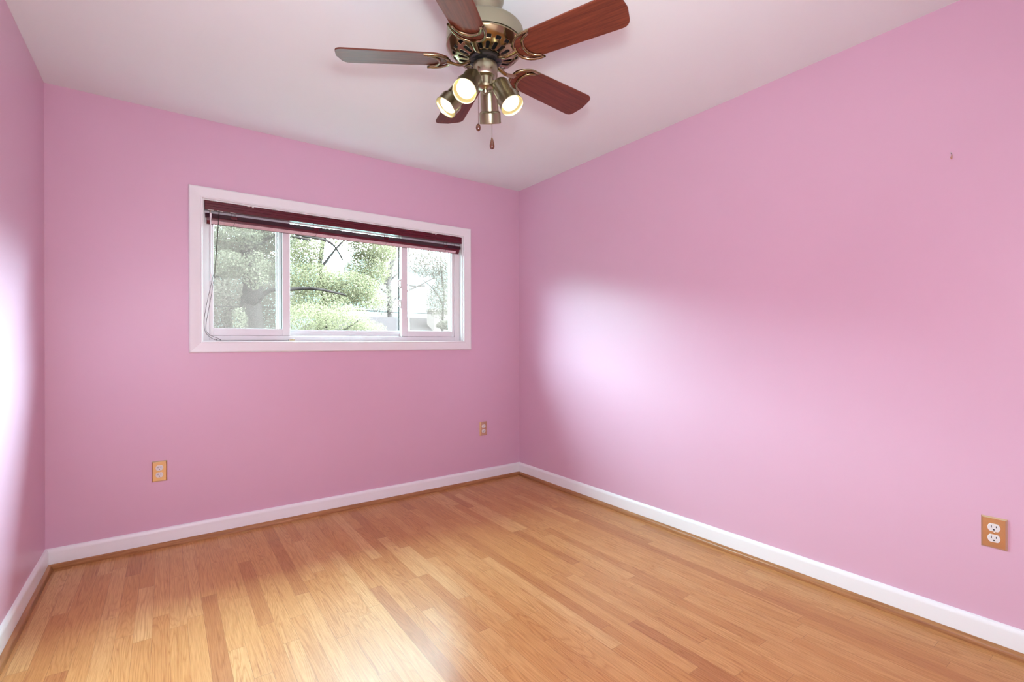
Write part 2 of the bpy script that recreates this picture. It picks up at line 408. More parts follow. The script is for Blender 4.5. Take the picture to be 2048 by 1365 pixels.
# casing: mitred profile, (along width from the opening, towards the room)
CW = 0.067
CP = [(0.0, 0.0), (0.0, 0.012), (0.0035, 0.0165), (0.008, 0.0165), (0.011, 0.0135), (0.016, 0.0135), (0.050, 0.019), (0.060, 0.0195), (0.0655, 0.016), (CW, 0.010), (CW, 0.0)]
cz0, cz1 = OZ0-0.0005, OZ1
def casing_side(cx, cz, nx, nz, tx, tz, half):
    bm = bmesh.new(); n = len(CP); ra = []; rb = []
    for wd, dp in CP:
        ra.append(bm.verts.new((cx + nx*wd - tx*(half+wd), -dp, cz + nz*wd - tz*(half+wd))))
        rb.append(bm.verts.new((cx + nx*wd + tx*(half+wd), -dp, cz + nz*wd + tz*(half+wd))))
    bm.faces.new(ra); bm.faces.new(rb[::-1])
    for i in range(n): bm.faces.new((ra[i], ra[(i+1) % n], rb[(i+1) % n], rb[i]))
    wpart('casing', bm, M['trim'], smooth=True, angle=25)
mx_, mz_ = (OX0+OX1)/2, (cz0+cz1)/2; hx_, hz_ = (OX1-OX0)/2, (cz1-cz0)/2
casing_side(mx_, cz1, 0, 1, 1, 0, hx_); casing_side(mx_, cz0, 0, -1, 1, 0, hx_)
casing_side(OX0, mz_, -1, 0, 0, 1, hz_); casing_side(OX1, mz_, 1, 0, 0, 1, hz_)
def ring(bm, x0, x1, z0, z1, y0, y1, wl, wr, wb, wt):
    box(bm, x0, x0+wl, y0, y1, z0, z1); box(bm, x1-wr, x1, y0, y1, z0, z1)
    box(bm, x0+wl, x1-wr, y0, y1, z0, z0+wb); box(bm, x0+wl, x1-wr, y0, y1, z1-wt, z1)
E_ = 0.0015
bm = bmesh.new()   # painted wood jamb liner
ring(bm, OX0+0.0002, OX1-0.0002, OZ0+0.0002, OZ1-0.0002, -0.001, T-0.002, 0.006, 0.006, 0.004, 0.006)
wpart('jamb', bm, M['trim'])
fx0, fx1, fz0, fz1 = OX0+0.006, OX1-0.006, OZ0+0.004, OZ1-0.006
bm = bmesh.new()
ring(bm, fx0, fx1, fz0, fz1, 0.048, 0.112, 0.030, 0.042, 0.030, 0.030)
ring(bm, fx0+0.030, fx1-0.042, fz0+0.030, fz1-0.03, 0.098, 0.112, 0.006, 0.006, 0.024, 0.014)       # inner step
box(bm, -1.877, -1.815, 0.098, 0.118, fz0+0.03, fz1-0.03); box(bm, -1.047, -0.985, 0.098, 0.118, fz0+0.03, fz1-0.03)   # mullions
wpart('vinyl_frame', bm, M['vinyl'], bevel=0.002)
def sash(x0, x1, wl, wr, lab):
    z0, z1 = fz0+0.031, fz1-0.031; y0, y1 = 0.058, 0.094
    bm = bmesh.new(); ring(bm, x0, x1, z0, z1, y0, y1, wl, wr, 0.044, 0.044)
    s_ = wpart('sash', bm, M['vinyl'], bevel=0.0025); s_['label'] = lab
    gx0, gx1, gz0, gz1 = x0+wl, x1-wr, z0+0.044, z1-0.044
    g_ = wpart('glass_pane', boxes((gx0-0.004, gx1+0.004, 0.073, 0.077, gz0-0.004, gz1+0.004)), M['glass'], s_)
    bm = bmesh.new(); ring(bm, gx0-0.0005, gx1+0.0005, gz0-0.0005, gz1+0.0005, 0.0700, 0.0728, 0.0018, 0.0035, 0.0015, 0.0015)
    wpart('gasket', bm, M['gasket'], s_)
    return s_
sash(-2.261, -1.815, 0.022, 0.046, 'left sliding sash of the window')
sR = sash(-1.047, -0.604, 0.047, 0.020, 'right sliding sash of the window')
# fixed centre pane
bm = bmesh.new(); ring(bm, -1.815, -1.047, fz0+0.030, fz1-0.030, 0.100, 0.118, 0.001, 0.001, 0.042, 0.016)
fx_ = wpart('fixed_light', bm, M['vinyl'], bevel=0.002)
wpart('glass_pane', boxes((-1.8145, -1.0475, 0.108, 0.111, fz0+0.068, fz1-0.042)), M['glass'], fx_)
wpart('gasket', boxes((-1.0535, -1.0472, 0.103, 0.1055, fz0+0.075, fz1-0.05)), M['gasket'], fx_)
# cam locks on the free edge of the right sash
for zz in (1.425, 1.575):
    bm = bmesh.new()
    box(bm, -1.0535, -1.0472, 0.062, 0.084, zz-0.034, zz+0.034)
    tube(bm, catmull([(-1.0535, 0.072, zz+0.026), (-1.066, 0.070, zz+0.020), (-1.068, 0.068, zz-0.012), (-1.0535, 0.070, zz-0.026)], 5), 0.0055, 8)
    wpart('sash_lock', bm, M['bracket'], sR, smooth=True)
# insect screens outside the sliding sashes
for (x0, x1) in ((fx0+0.030, -1.880), (-0.980, fx1-0.042)):
    bm = bmesh.new(); ring(bm, x0+0.012, x1-0.0005 if x1 < -1 else x1-0.012, fz0+0.061, fz1-0.051, 0.114, 0.121, 0.010, 0.010, 0.014, 0.014)
    s_ = wpart('insect_screen', bm, M['vinyl'])
    wpart('mesh', boxes((x0+0.024, x1-0.013, 0.117, 0.118, fz0+0.073, fz1-0.063)), M['screen'], s_)

# ------------------------------------------------------------------ raised mini blind
BX0, BX1 = -2.285, -0.5645
bl = empty('mini_blind', ((BX0+BX1)/2, 0.02, 1.919)); tag(bl, 'burgundy mini blind drawn up at the top of the window', 'blind')
BC = Vector(((BX0+BX1)/2, 0.02, 1.919))
def bpart(name, bm, mat, parent=None, **k):
    bmesh.ops.translate(bm, verts=bm.verts, vec=-BC); return link(name, bm, mat, parent or bl, **k)
# headrail: a C-profile with two shallow grooves on the face
HP = [(0.041, 1.919), (0.041, 1.969), (0.0035, 1.969), (0.0025, 1.966), (0.0025, 1.956), (0.0045, 1.955), (0.0045, 1.953), (0.0025, 1.952), (0.0025, 1.940), (0.0045, 1.939), (0.0045, 1.937), (0.0025, 1.936), (0.0025, 1.922), (0.0040, 1.919)]
bm = bmesh.new(); sweep(bm, [(y, z) for y, z in HP], lambda d: Vector((BX0, 0, 0)), lambda d: Vector((BX1, 0, 0)), Y_)
bpart('headrail', bm, M['burgundy'])
# stack of slats resting on the bottom rail, each a thin curved strip
bm = bmesh.new(); SX0, SX1 = BX0+0.004, BX1-0.004
zs = 1.8745
for i in range(12):
    z = zs + i*0.0021; jit = random.uniform(-0.0012, 0.0012)
    pr = []
    for k in range(6):
        y = 0.0075 + 0.025*k/5 + jit; pr.append((y, z + 0.0011*(1-((k-2.5)/2.5)**2)))
    pr += [(y, z_+0.0004) for y, z_ in pr[::-1]]
    sweep(bm, pr, lambda d: Vector((SX0+jit, 0, 0)), lambda d: Vector((SX1+jit, 0, 0)), Y_)
bpart('slat_stack', bm, M['slat'])
RP = [(0.009, 1.874), (0.0065, 1.872), (0.006, 1.860), (0.0085, 1.853), (0.018, 1.8395), (0.024, 1.8375), (0.032, 1.839), (0.034, 1.846), (0.034, 1.872), (0.032, 1.874)]
bm = bmesh.new(); sweep(bm, RP, lambda d: Vector((BX0+0.010, 0, 0)), lambda d: Vector((BX1-0.020, 0, 0)), Y_)
bpart('bottom_rail', bm, M['burgundy'], smooth=True, angle=25)
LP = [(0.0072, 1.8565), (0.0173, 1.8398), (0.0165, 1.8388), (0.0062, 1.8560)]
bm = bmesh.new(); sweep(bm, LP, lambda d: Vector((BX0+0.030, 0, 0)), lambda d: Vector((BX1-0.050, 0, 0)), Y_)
p_ = bpart('rail_reflection', bm, M['rail_reflection']); p_['label'] = 'pale pinkish painted reflection along the underside'  # thin added strip, a reflection put into the colour
for x in (-2.137, -1.667, -1.187, -0.708):
    bm = bmesh.new()
    box(bm, x-0.022, x+0.022, -0.001, 0.012, 1.888, 1.8915); box(bm, x-0.014, x+0.018, 0.001, 0.006, 1.8765, 1.8885)
    c_ = bpart('ladder_clip', bm, M['burgundy'], bevel=0.0015)
    bm = bmesh.new()
    for dx in (-0.013, 0.008): tube(bm, [(x+dx, 0.003, 1.919), (x+dx-0.002, 0.004, 1.904), (x+dx, 0.004, 1.890)], 0.0009, 5)
    tube(bm, catmull([(x+0.010, 0.004, 1.878), (x+0.008, 0.0035, 1.864), (x+0.002, 0.006, 1.850), (x-0.003, 0.012, 1.838), (x-0.016, 0.014, 1.833), (x-0.026, 0.012, 1.836)], 4), 0.0009, 5)
    bpart('ladder_cord', bm, M['cord'], smooth=True)
for x in (-2.049, -0.806):
    bm = boxes((x-0.020, x-0.003, -0.0015, 0.003, 1.9665, 1.9705), (x+0.008, x+0.018, -0.0015, 0.003, 1.9625, 1.9705))
    b_ = bpart('valance_clip', bm, M['bracket']); b_['label'] = 'small white clip'
for x in (-2.255, -2.208, -2.140):
    b_ = bpart('rail_guide', boxes((x-0.015, x+0.015, 0.004, 0.018, 1.9165, 1.9189)), M['bracket']); b_['label'] = 'small white cord guide'
# tilt wand
wd = empty('tilt_wand', (-2.256, 0.008, 1.905)); wd.location = Vector((-2.256, 0.004, 1.905))-BC; wd.parent = bl
def at_wand(name, bm, mat, **k):
    bmesh.ops.translate(bm, verts=bm.verts, vec=-Vector((-2.256, 0.004, 1.905))); return link(name, bm, mat, wd, **k)
bm = bmesh.new(); tube(bm, catmull([(-2.256, 0.010, 1.918), (-2.256, 0.008, 1.907), (-2.258, 0.002, 1.902), (-2.256, -0.001, 1.898), (-2.254, 0.003, 1.895)], 5), 0.0016, 6)
at_wand('hook', bm, M['brass'], smooth=True)
bm = bmesh.new(); lathe(bm, [(0, 0.0), (0.0042, -0.002), (0.0052, -0.012), (0.0050, -0.030), (0.0034, -0.036), (0.0034, -0.355), (0.0048, -0.362), (0.0056, -0.372), (0.0056, -0.396), (0.0042, -0.404), (0, -0.406)], 12, Matrix.Translation((-2.256, 0.002, 1.901)))
at_wand('rod', bm, M['clear'], smooth=True)
# lift cords hanging in a loop, lying along the sill to a tassel
c1 = [(-2.214, 0.006, 1.917), (-2.222, 0.004, 1.78), (-2.234, 0.003, 1.60), (-2.246, 0.002, 1.52), (-2.270, 0.001, 1.40), (-2.2875, -0.001, 1.29), (-2.2895, -0.002, 1.235), (-2.284, -0.003, 1.200), (-2.268, -0.006, 1.175), (-2.245, -0.010, 1.157), (-2.229, -0.010, 1.1515), (-2.214, -0.010, 1.1500)]
c2 = [(-2.211, 0.006, 1.917), (-2.220, 0.003, 1.78), (-2.231, 0.002, 1.60), (-2.241, 0.001, 1.51), (-2.256, -0.001, 1.40), (-2.274, -0.003, 1.29), (-2.2810, -0.004, 1.235), (-2.279, -0.006, 1.203), (-2.262, -0.008, 1.181), (-2.238, -0.008, 1.169), (-2.216, -0.009, 1.159), (-2.209, -0.010, 1.1515)]
c3 = [(-2.214, -0.010, 1.1500), (-2.14, -0.0105, 1.1497), (-2.0, -0.011, 1.1497), (-1.88, -0.011, 1.1498), (-1.842, -0.010, 1.1502)]
bm = bmesh.new()
for c_ in (c1, c2, c3): tube(bm, catmull(c_, 6), 0.0012, 6)
for p_ in ((-2.229, -0.010, 1.1525), (-2.210, -0.010, 1.152), (-1.838, -0.010, 1.1515)):
    lathe(bm, [(0, -0.003), (0.0024, -0.0015), (0.0024, 0.0015), (0, 0.003)], 8, Matrix.Translation(p_))
lc = bpart('lift_cord', bm, M['cord'], smooth=True)
bm = bmesh.new(); lathe(bm, [(0, 0), (0.0022, 0.001), (0.0035, 0.010), (0.0048, 0.026), (0.0045, 0.031), (0, 0.032)], 12, axis_mat((-1.834, -0.010, 1.1525), (1, 0, 0.06)))
t_ = bpart('tassel', bm, M['tassel'], lc, smooth=True)

# ------------------------------------------------------------------ electrical outlets
def outlet(label, loc, rotz):
    """front faces local -y"""
    e = empty('wall_outlet', loc, rotz); tag(e, label, 'outlet', 'brass outlets on the pink walls')
    bm = bmesh.new(); w2, h2 = 0.0349, 0.0572
    lo = [(-w2, -h2), (w2, -h2), (w2, h2), (-w2, h2)]; k = 0.0052
    ringz = [(0.0, 0.0), (0.0, -0.0015), (k, -0.0058), (k+0.0006, -0.0058)]
    rings = []
    for ins, y in ringz:
        rings.append([bm.verts.new((math.copysign(abs(x)-ins, x), y, math.copysign(abs(z)-ins, z))) for x, z in lo])
    for a, b2 in zip(rings[:-1], rings[1:]):
        for i in range(4): bm.faces.new((a[i], a[(i+1) % 4], b2[(i+1) % 4], b2[i]))
    bm.faces.new(rings[-1]); bm.faces.new(rings[0][::-1])
    link('cover_plate', bm, M['brass'], e)
    for s in (1, -1):
        zc = s*0.0195; bm = bmesh.new()
        out = []
        for i in range(40):
            a = 2*PI*i/40; x = 0.0172*math.cos(a); z = 0.0172*math.sin(a); z = max(-0.0140, min(0.0140, z)); out.append((x, z))
        n = len(out)
        A = [bm.verts.new((x, -0.0055, z+zc)) for x, z in out]; B = [bm.verts.new((x, -0.0078, z+zc)) for x, z in out]; C_ = [bm.verts.new((x*0.94, -0.0085, z*0.94+zc)) for x, z in out]
        for R1, R2 in ((A, B), (B, C_)):
            for i in range(n): bm.faces.new((R1[i], R1[(i+1) % n], R2[(i+1) % n], R2[i]))
        bm.faces.new(C_)
        r = link('receptacle', bm, M['receptacle'], e)
        bm = bmesh.new()
        box(bm, -0.0074, -0.0054, -0.0089, -0.0084, zc-0.0005, zc+0.0085); box(bm, 0.0054, 0.0074, -0.0089, -0.0084, zc+0.0005, zc+0.0075)
        lathe(bm, [(0, -0.0002), (0.0026, -0.0002), (0.0026, 0.0003), (0, 0.0003)], 14, axis_mat((0, -0.0087, zc-0.0070), (0, -1, 0)))
        link('slots', bm, M['slot'], r)
    bm = bmesh.new(); lathe(bm, [(0.0036, 0), (0.0034, 0.0008), (0.002, 0.0014), (0, 0.0015)], 16, axis_mat((0, -0.0057, 0), (0, -1, 0)))
    link('screw', bm, M['brass'], e, smooth=True)
    return e
outlet('shiny brass duplex outlet low on the window wall near the left corner', (-2.501, -0.0002, 0.4205), 0)
outlet('small distant brass outlet low on the window wall beside the far right corner', (-0.3685, -0.0002, 0.4300), 0)
outlet('large near brass outlet on the long right wall reflecting the orange floor', (-0.0002, -2.9225, 0.4260), PI/2*-1)

# small picture hook left in the right wall
hk = empty('picture_hook', (-0.0002, -2.808, 1.850)); tag(hk, 'tiny metal picture hook left high on the bare right wall', 'hook')
bm = bmesh.new(); tube(bm, catmull([(-0.0015, 0, 0.004), (-0.0018, 0, -0.006), (-0.003, 0, -0.011), (-0.008, 0, -0.0125), (-0.011, 0, -0.009), (-0.0115, 0, -0.005)], 6), 0.0021, 8, 1.0)
link('hook', bm, M['brass'], hk, smooth=True)
bm = bmesh.new(); tube(bm, [(0.006, 0, 0.004), (-0.004, 0, 0.0065), (-0.013, 0, 0.009)], 0.0011, 8); lathe(bm, [(0, 0), (0.0024, 0), (0.0024, 0.001), (0, 0.001)], 10, axis_mat((-0.013, 0, 0.009), (-1, 0, 0.25)))
link('nail', bm, M['steel'], hk, smooth=True)

# ------------------------------------------------------------------ ceiling fan
HX, HY = -1.4848, -1.7807
fan = empty('ceiling_fan', (HX, HY, H)); tag(fan, 'five-blade mahogany ceiling fan with antique brass motor and four spotlights', 'ceiling fan')
FZ = Vector((0, 0, -H))
def fpart(name, bm, mat, parent=None, shift=True, **k):
    if shift: bmesh.ops.translate(bm, verts=bm.verts, vec=FZ)
    return link(name, bm, mat, parent or fan, **k)
bm = bmesh.new(); lathe(bm, [(0, H-0.0002), (0.070, H-0.0002), (0.070, 2.425), (0.060, 2.405), (0.053, 2.385), (0.052, 2.352), (0.046, 2.348), (0, 2.348)], 48)
fpart('canopy', bm, M['brushed'], smooth=True)
bm = bmesh.new(); lathe(bm, [(0, 2.349), (0.036, 2.349), (0.036, 2.319), (0, 2.319)], 24)
fpart('coupling', bm, M['black_metal'], smooth=True)
bm = bmesh.new(); lathe(bm, [(0, 2.322), (0.06, 2.321), (0.132, 2.316), (0.1400, 2.3135), (0.1440, 2.309), (0.1455, 2.303), (0.1455, 2.256), (0.1425, 2.2545), (0.1425, 2.2505), (0, 2.2495)], 64)
fpart('motor_housing', bm, M['brushed'], smooth=True)
# vented bowl: a perforated shell
NS, NA, NR = 20, 12, 40
R0, R1 = 0.046, 0.1455
def bowl_z(r):
    t = (r-R0)/(R1-R0)
    return 2.206 + 0.010*t + 0.0345*t**4
bm = bmesh.new(); grid = []
for j in range(NR+1):
    r = R0 + (R1-R0)*j/NR
    grid.append([bm.verts.new((r*math.cos(2*PI*i/(NS*NA)), r*math.sin(2*PI*i/(NS*NA)), bowl_z(r))) for i in range(NS*NA)])
for j in range(NR):
    r = R0 + (R1-R0)*(j+0.5)/NR
    for i in range(NS*NA):
        a = ((i+0.5) % NA)/NA - 0.5
        hole = False
        xx = a*2*PI/NS*r
        for rc, hl, hw in ((0.0845, 0.0175, 0.0074), (0.1175, 0.0055, 0.0105)):
            hwr = hw*(0.75+0.35*(r-0.068)/0.037) if rc < 0.1 else hw
            dr = abs(r-rc)
            cap = min(hl, hwr)
            ex = max(0, dr-(hl-cap))
            if rc < 0.1 and dr < hl and (xx/hwr)**2 + (ex/cap)**2 < 1: hole = True
            if rc > 0.1 and abs(xx/hwr)**3 + abs(dr/hl)**3 < 1: hole = True
        if hole: continue
        k = (i+1) % (NS*NA); bm.faces.new((grid[j][i], grid[j][k], grid[j+1][k], grid[j+1][i]))
bmesh.ops.delete(bm, geom=[v for v in bm.verts if not v.link_faces], context='VERTS')
ob = fpart('vented_bowl', bm, M['antique_brass'], smooth=True, angle=60)
md = ob.modifiers.new('thick', 'SOLIDIFY'); md.thickness = 0.0015; md.offset = 1
bm = bmesh.new(); lathe(bm, [(0, 2.246), (0.120, 2.246), (0.115, 2.232), (0.06, 2.222), (0, 2.222)], 40)
fpart('motor_core', bm, M['black_metal'], smooth=True)
bm = bmesh.new(); lathe(bm, [(0, 2.224), (0.044, 2.224), (0.060, 2.206), (0.062, 2.199), (0.056, 2.194), (0.038, 2.192), (0.038, 2.186), (0, 2.186)], 40)
for k in range(10):
    a = 2*PI*k/10; box(bm, 0.050*math.cos(a)-0.006, 0.050*math.cos(a)+0.006, 0.050*math.sin(a)-0.006, 0.050*math.sin(a)+0.006, 2.190, 2.206)
fpart('flywheel', bm, M['black_metal'], smooth=True, angle=30)
bm = bmesh.new(); lathe(bm, [(0, 2.1875), (0.042, 2.1875), (0.0455, 2.185), (0.0462, 2.180), (0.0462, 2.142), (0.043, 2.136), (0.033, 2.131), (0, 2.131)], 48)
fpart('switch_housing', bm, M['brushed'], smooth=True, angle=30)
bm = bmesh.new(); lathe(bm, [(0, 2.132), (0.031, 2.132), (0.031, 2.102), (0.027, 2.096), (0.016, 2.093), (0.010, 2.090), (0.012, 2.084), (0.009, 2.077), (0.0, 2.074)], 32)
fpart('light_fitter', bm, M['satin_brass'], smooth=True, angle=30)
# blades (local x = outward, y = across, pitched 12 degrees) and their crescent irons
PH, PITCH, BZ, BR = 2.5916, -0.2079, 2.2003, 0.553
def rounded(pts, rad, seg=6):
    out = []; n = len(pts)
    for i in range(n):
        p = Vector(pts[i]); a = Vector(pts[i-1]); b_ = Vector(pts[(i+1) % n]); r = rad[i]
        if r <= 0: out.append((p.x, p.y)); continue
        d1 = (a-p).normalized(); d2 = (b_-p).normalized(); ang = d1.angle(d2); t = r/math.tan(ang/2)
        t = min(t, (a-p).length*0.49, (b_-p).length*0.49); p1 = p+d1*t; p2 = p+d2*t
        for k in range(seg+1):
            s = k/seg; q = p1*(1-s)**2 + p*2*s*(1-s) + p2*s*s; out.append((q.x, q.y))
    return out
blade_out = rounded([(0.137, -0.024), (0.176, -0.0590), (BR-0.012, -0.0705), (BR, 0.0), (BR-0.012, 0.0705), (0.176, 0.0590), (0.137, 0.024)], [0.03, 0.05, 0.034, 0.0, 0.034, 0.05, 0.03])
bm = bmesh.new(); prism(bm, blade_out, -0.003, 0.003)
blade_proto = link('blade', bm, M['blade'], fan, bevel=0.0015)
# crescent: rim tube + thin recessed web
def crescent(n=18):
    outer = []; inner = []
    for i in range(n+1):
        a = (-1.0 + 2.0*i/n)*PI/2
        outer.append((0.222 - 0.088*max(0, math.cos(a))**0.75, 0.063*math.sin(a)))
    for i in range(1, n):
        a = (1.0 - 2.0*i/n)*PI/2
        inner.append((0.222 - 0.050*max(0, math.cos(a))**0.9, 0.052*math.sin(a)))
    return outer, inner
outer, inner = crescent()
irn = bmesh.new()
tube(irn, [(x, y, -0.0075) for x, y in outer+inner], 0.0056, 10, 0.95, closed=True)
tube(irn, catmull([(0.142, 0, -0.0080), (0.124, 0, -0.013), (0.098, 0, -0.017), (0.074, 0, -0.010), (0.052, 0, 0.0005)], 6), [0.0125-0.0040*min(1, i/10) for i in range(25)], 12, 0.55)
iron_proto = link('blade_iron', irn, M['antique_brass'], fan, smooth=True, angle=45)
bm = bmesh.new(); lathe(bm, [(0.0042, 0), (0.004, 0.0015), (0.002, 0.0026), (0, 0.0028)], 12, axis_mat((0, 0, -0.0062), (0, 0, -1)))
screw_protos = [link('screw', bm, M['antique_brass'], iron_proto, smooth=True)]
for k in range(2):
    q = screw_protos[0].copy(); COL.objects.link(q); screw_protos.append(q)
for q, (x, y) in zip(screw_protos, ((0.176, -0.036), (0.176, 0.036), (0.153, 0.0))): q.location = (x, y, 0.0033)
for k in range(5):
    R = Matrix.Rotation(PH + k*2*PI/5, 4, 'Z') @ Matrix.Rotation(PITCH, 4, 'X')
    L_ = Matrix.Translation((0, 0, BZ-H)) @ R
    if k == 0: b_, i_ = blade_proto, iron_proto
    else:
        b_ = blade_proto.copy(); COL.objects.link(b_); i_ = iron_proto.copy(); COL.objects.link(i_)
        for q in screw_protos:
            s_ = q.copy(); COL.objects.link(s_); s_.parent = i_
        b_.parent = fan; i_.parent = fan
    b_.matrix_basis = L_; i_.matrix_basis = L_
# spotlights, given in the fan's frame: (right, away from the camera, z)
def fp(r, b_, z): return RT0*r + FWD*b_ + Vector((0, 0, z-H))
spots = [((-0.040, -0.050, 2.117), (-0.20, -0.62, -0.76), True), ((-0.074, 0.004, 2.112), (-0.55, -0.27, -0.79), True),
         ((0.052, -0.012, 2.113), (0.38, -0.36, -0.85), True), ((0.010, 0.062, 2.136), (0.03, 0.45, -0.89), False)]
for (br, bb, bz), (dr, db, dz), lit in spots:
    base = fp(br, bb, bz); dv = (RT0*dr + FWD*db + Vector((0, 0, dz))).normalized(); mt_ = axis_mat(base, dv)
    hub = Vector((0, 0, 2.117-H)); rad = Vector((base.x, base.y, 0)).normalized()
    bm = bmesh.new(); j = base + dv*0.012
    tube(bm, catmull([hub + rad*0.024, hub + rad*0.042 + Vector((0, 0, -0.002)), j], 6), 0.0075, 12)
    fpart('spot_arm', bm, M['satin_brass'], shift=False, smooth=True)
    bm = bmesh.new()
    lathe(bm, [(0, 0), (0.014, 0.001), (0.026, 0.006), (0.0325, 0.015), (0.0345, 0.028), (0.0350, 0.082), (0.0358, 0.086), (0.0415, 0.091), (0.0428, 0.095), (0.0428, 0.128), (0.0438, 0.130), (0.0430, 0.132), (0.0418, 0.130), (0.0400, 0.105), (0.034, 0.095), (0.0, 0.080)], 40, mt_)
    sh = fpart('spot_shade', bm, M['satin_brass'], shift=False, smooth=True, angle=35)
    bm = bmesh.new(); lathe(bm, [(0.0335, 0.097), (0.0335, 0.118), (0.031, 0.1215), (0.0265, 0.1232), (0.022, 0.1245), (0.012, 0.1258), (0, 0.126)], 32, mt_)
    for f in bm.faces:                                                   # bright middle, dimmer outer ring
        v = f.calc_center_median() - base
        f.material_index = 0 if (v - dv*v.dot(dv)).length < 0.0262 else 1
    bu = fpart('bulb', bm, [M['bulb'], M['bulb_rim']] if lit else [M['bulb_off']]*2, sh, shift=False, smooth=True)
    bu['label'] = 'glowing warm bulb' if lit else 'unlit bulb'
# pull chains
def pull(r, b_, z_top, z_bot, kind):
    p0 = fp(r, b_, z_top); bm = bmesh.new(); z = z_top
    tube(bm, [fp(r*0.8, b_*0.8, z_top+0.004), p0], 0.003, 8)
    tube(bm, [p0, fp(r, b_, z_bot)], 0.0006, 5)
    while z > z_bot:
        lathe(bm, [(0, 0.0014), (0.0014, 0), (0, -0.0014)], 6, Matrix.Translation(fp(r, b_, z))); z -= 0.0042
    c = fpart('pull_chain', bm, M['chain'], shift=False, smooth=True)
    bm = bmesh.new()
    if kind == 'ball': prof = [(0, 0.004), (0.004, 0.002), (0.0082, -0.005), (0.0092, -0.011), (0.0080, -0.018), (0.0045, -0.0225), (0, -0.0235)]
    else: prof = [(0, 0.003), (0.0025, 0.0), (0.0042, -0.006), (0.0075, -0.018), (0.0092, -0.029), (0.0085, -0.036), (0.0050, -0.041), (0, -0.042)]
    lathe(bm, prof, 20, Matrix.Translation(fp(r, b_, z_bot)))
    f_ = fpart('fob', bm, M['fob'], c, shift=False, smooth=True); f_['label'] = 'turned dark wood fob' if kind == 'ball' else 'teardrop wood fob'
pull(-0.0235, -0.050, 2.150, 1.936, 'ball')
pull(0.0270, -0.046, 2.150, 1.889, 'drop')

# ------------------------------------------------------------------ outdoors
GZ = -2.6
o = link('ground', boxes((-40, 40, 0.4, 70, GZ-0.3, GZ)), M['lawn']); tag(o, 'green lawn far below the window', 'lawn', kind='structure')
def leaves(bm_v, bm_f, c, rad, n, size, shell=0.35):
    n = int(n*3.4); size *= 0.60
    for _ in range(n):
        while True:
            p = Vector((random.uniform(-1, 1), random.uniform(-1, 1), random.uniform(-1, 1)))
            if p.length <= 1: break
        p = Vector((c[0]+p.x*rad[0], c[1]+p.y*rad[1], c[2]+p.z*rad[2]))
        s = size*random.uniform(0.6, 1.35)
        d = Vector((random.gauss(0, 1), random.gauss(0, 1), random.gauss(-0.25, 0.7))).normalized()
        sd = d.orthogonal().normalized(); sd = Matrix.Rotation(random.uniform(0, 2*PI), 3, d) @ sd
        b0 = len(bm_v); nrm = d.cross(sd)
        bm_v += [p, p + d*s*0.5 + sd*s*0.3 + nrm*s*0.08, p + d*s, p + d*s*0.5 - sd*s*0.3 + nrm*s*0.08]
        bm_f.append((b0, b0+1, b0+2, b0+3))
def tree(name, label, cat, base, limbs, clumps, size, leaf, bark, group=None, upper=()):
    e = empty(name, base); tag(e, label, cat, group); B = Vector(base)
    if limbs:
        bm = bmesh.new()
        for pts, r0, r1 in limbs:
            q = catmull(pts, 6); n = len(q)
            for i in range(1, n-1): q[i] = q[i] + Vector((random.uniform(-1, 1), random.uniform(-1, 1), 0))*r0*0.18
            tube(bm, q, [r0+(r1-r0)*i/(n-1) for i in range(n)], 10)
        bmesh.ops.translate(bm, verts=bm.verts, vec=-B); link('trunk', bm, bark, e, smooth=True, angle=70)
    V, Fc = [], []
    for c, rad, n in clumps: leaves(V, Fc, c, rad, n, size)
    for c, rad, n in upper: leaves(V, Fc, c, rad, int(n*0.7), 0.20)
    if V:
        me = bpy.data.meshes.new('foliage'); me.from_pydata([tuple(v-B) for v in V], [], Fc); me.materials.append(leaf); me.update()
        f = bpy.data.objects.new('foliage', me); COL.objects.link(f); f.parent = e
    return e
def clump(px, py, rx, ry, Y, n, depth=None):
    """foliage clump: centre and radii in frame pixels at depth Y, real ellipsoid in the place"""
    c = at(px, py, Y); k = (c-CAM).dot(FWD)/F_PX
    return (tuple(c), (rx*k, (depth or max(rx, ry)*k), ry*k), n)
# big mottled trunk tree left
Y1 = 6.0
def P(px, py, Y=Y1): return tuple(at(px, py, Y))
base = at(500, 700, Y1); base.z = GZ
tree('broadleaf_tree', 'thick mottled trunk tree filling the left pane', 'tree', tuple(base),
     [([tuple(base), P(503, 660), P(506, 600), P(505, 555), P(498, 520), P(488, 470), P(480, 400)], 0.20, 0.10),
      ([P(505, 600), P(525, 590), P(545, 580), P(575, 579), P(615, 577), P(645, 580), P(690, 590, 7)], 0.045, 0.02),
      ([P(498, 520), P(480, 536), P(460, 538), P(445, 550), P(420, 557)], 0.035, 0.018),
      ([P(500, 500), P(530, 480), P(560, 470), P(620, 480, 6.5)], 0.05, 0.02),
      ([P(497, 480), P(540, 455), P(600, 470), P(660, 485, 6.5), P(685, 520, 6.8)], 0.045, 0.015)],
     [clump(470, 480, 50, 30, 6.2, 1900, 0.9), clump(540, 480, 45, 30, 6.6, 1500, 0.9), clump(450, 530, 40, 28, 5.8, 900, 0.6), clump(540, 535, 40, 26, 6.6, 800, 0.6),
      clump(510, 540, 26, 40, 5.6, 330, 0.5), clump(520, 440, 80, 30, 6.5, 1600, 1.2), clump(480, 640, 14, 26, 5.6, 120, 0.2)],
     0.062, M['leaf_grey'], M['bark'], upper=[((-2.2, 6.6, 4.6), (1.5, 1.2, 1.0), 900), ((-0.6, 6.8, 5.2), (1.6, 1.2, 1.3), 1200), ((-1.4, 6.8, 6.8), (1.7, 1.3, 1.2), 1200), ((0.4, 7.0, 4.6), (1.2, 1.0, 0.9), 700)])
base = at(455, 640, 12); base.z = GZ
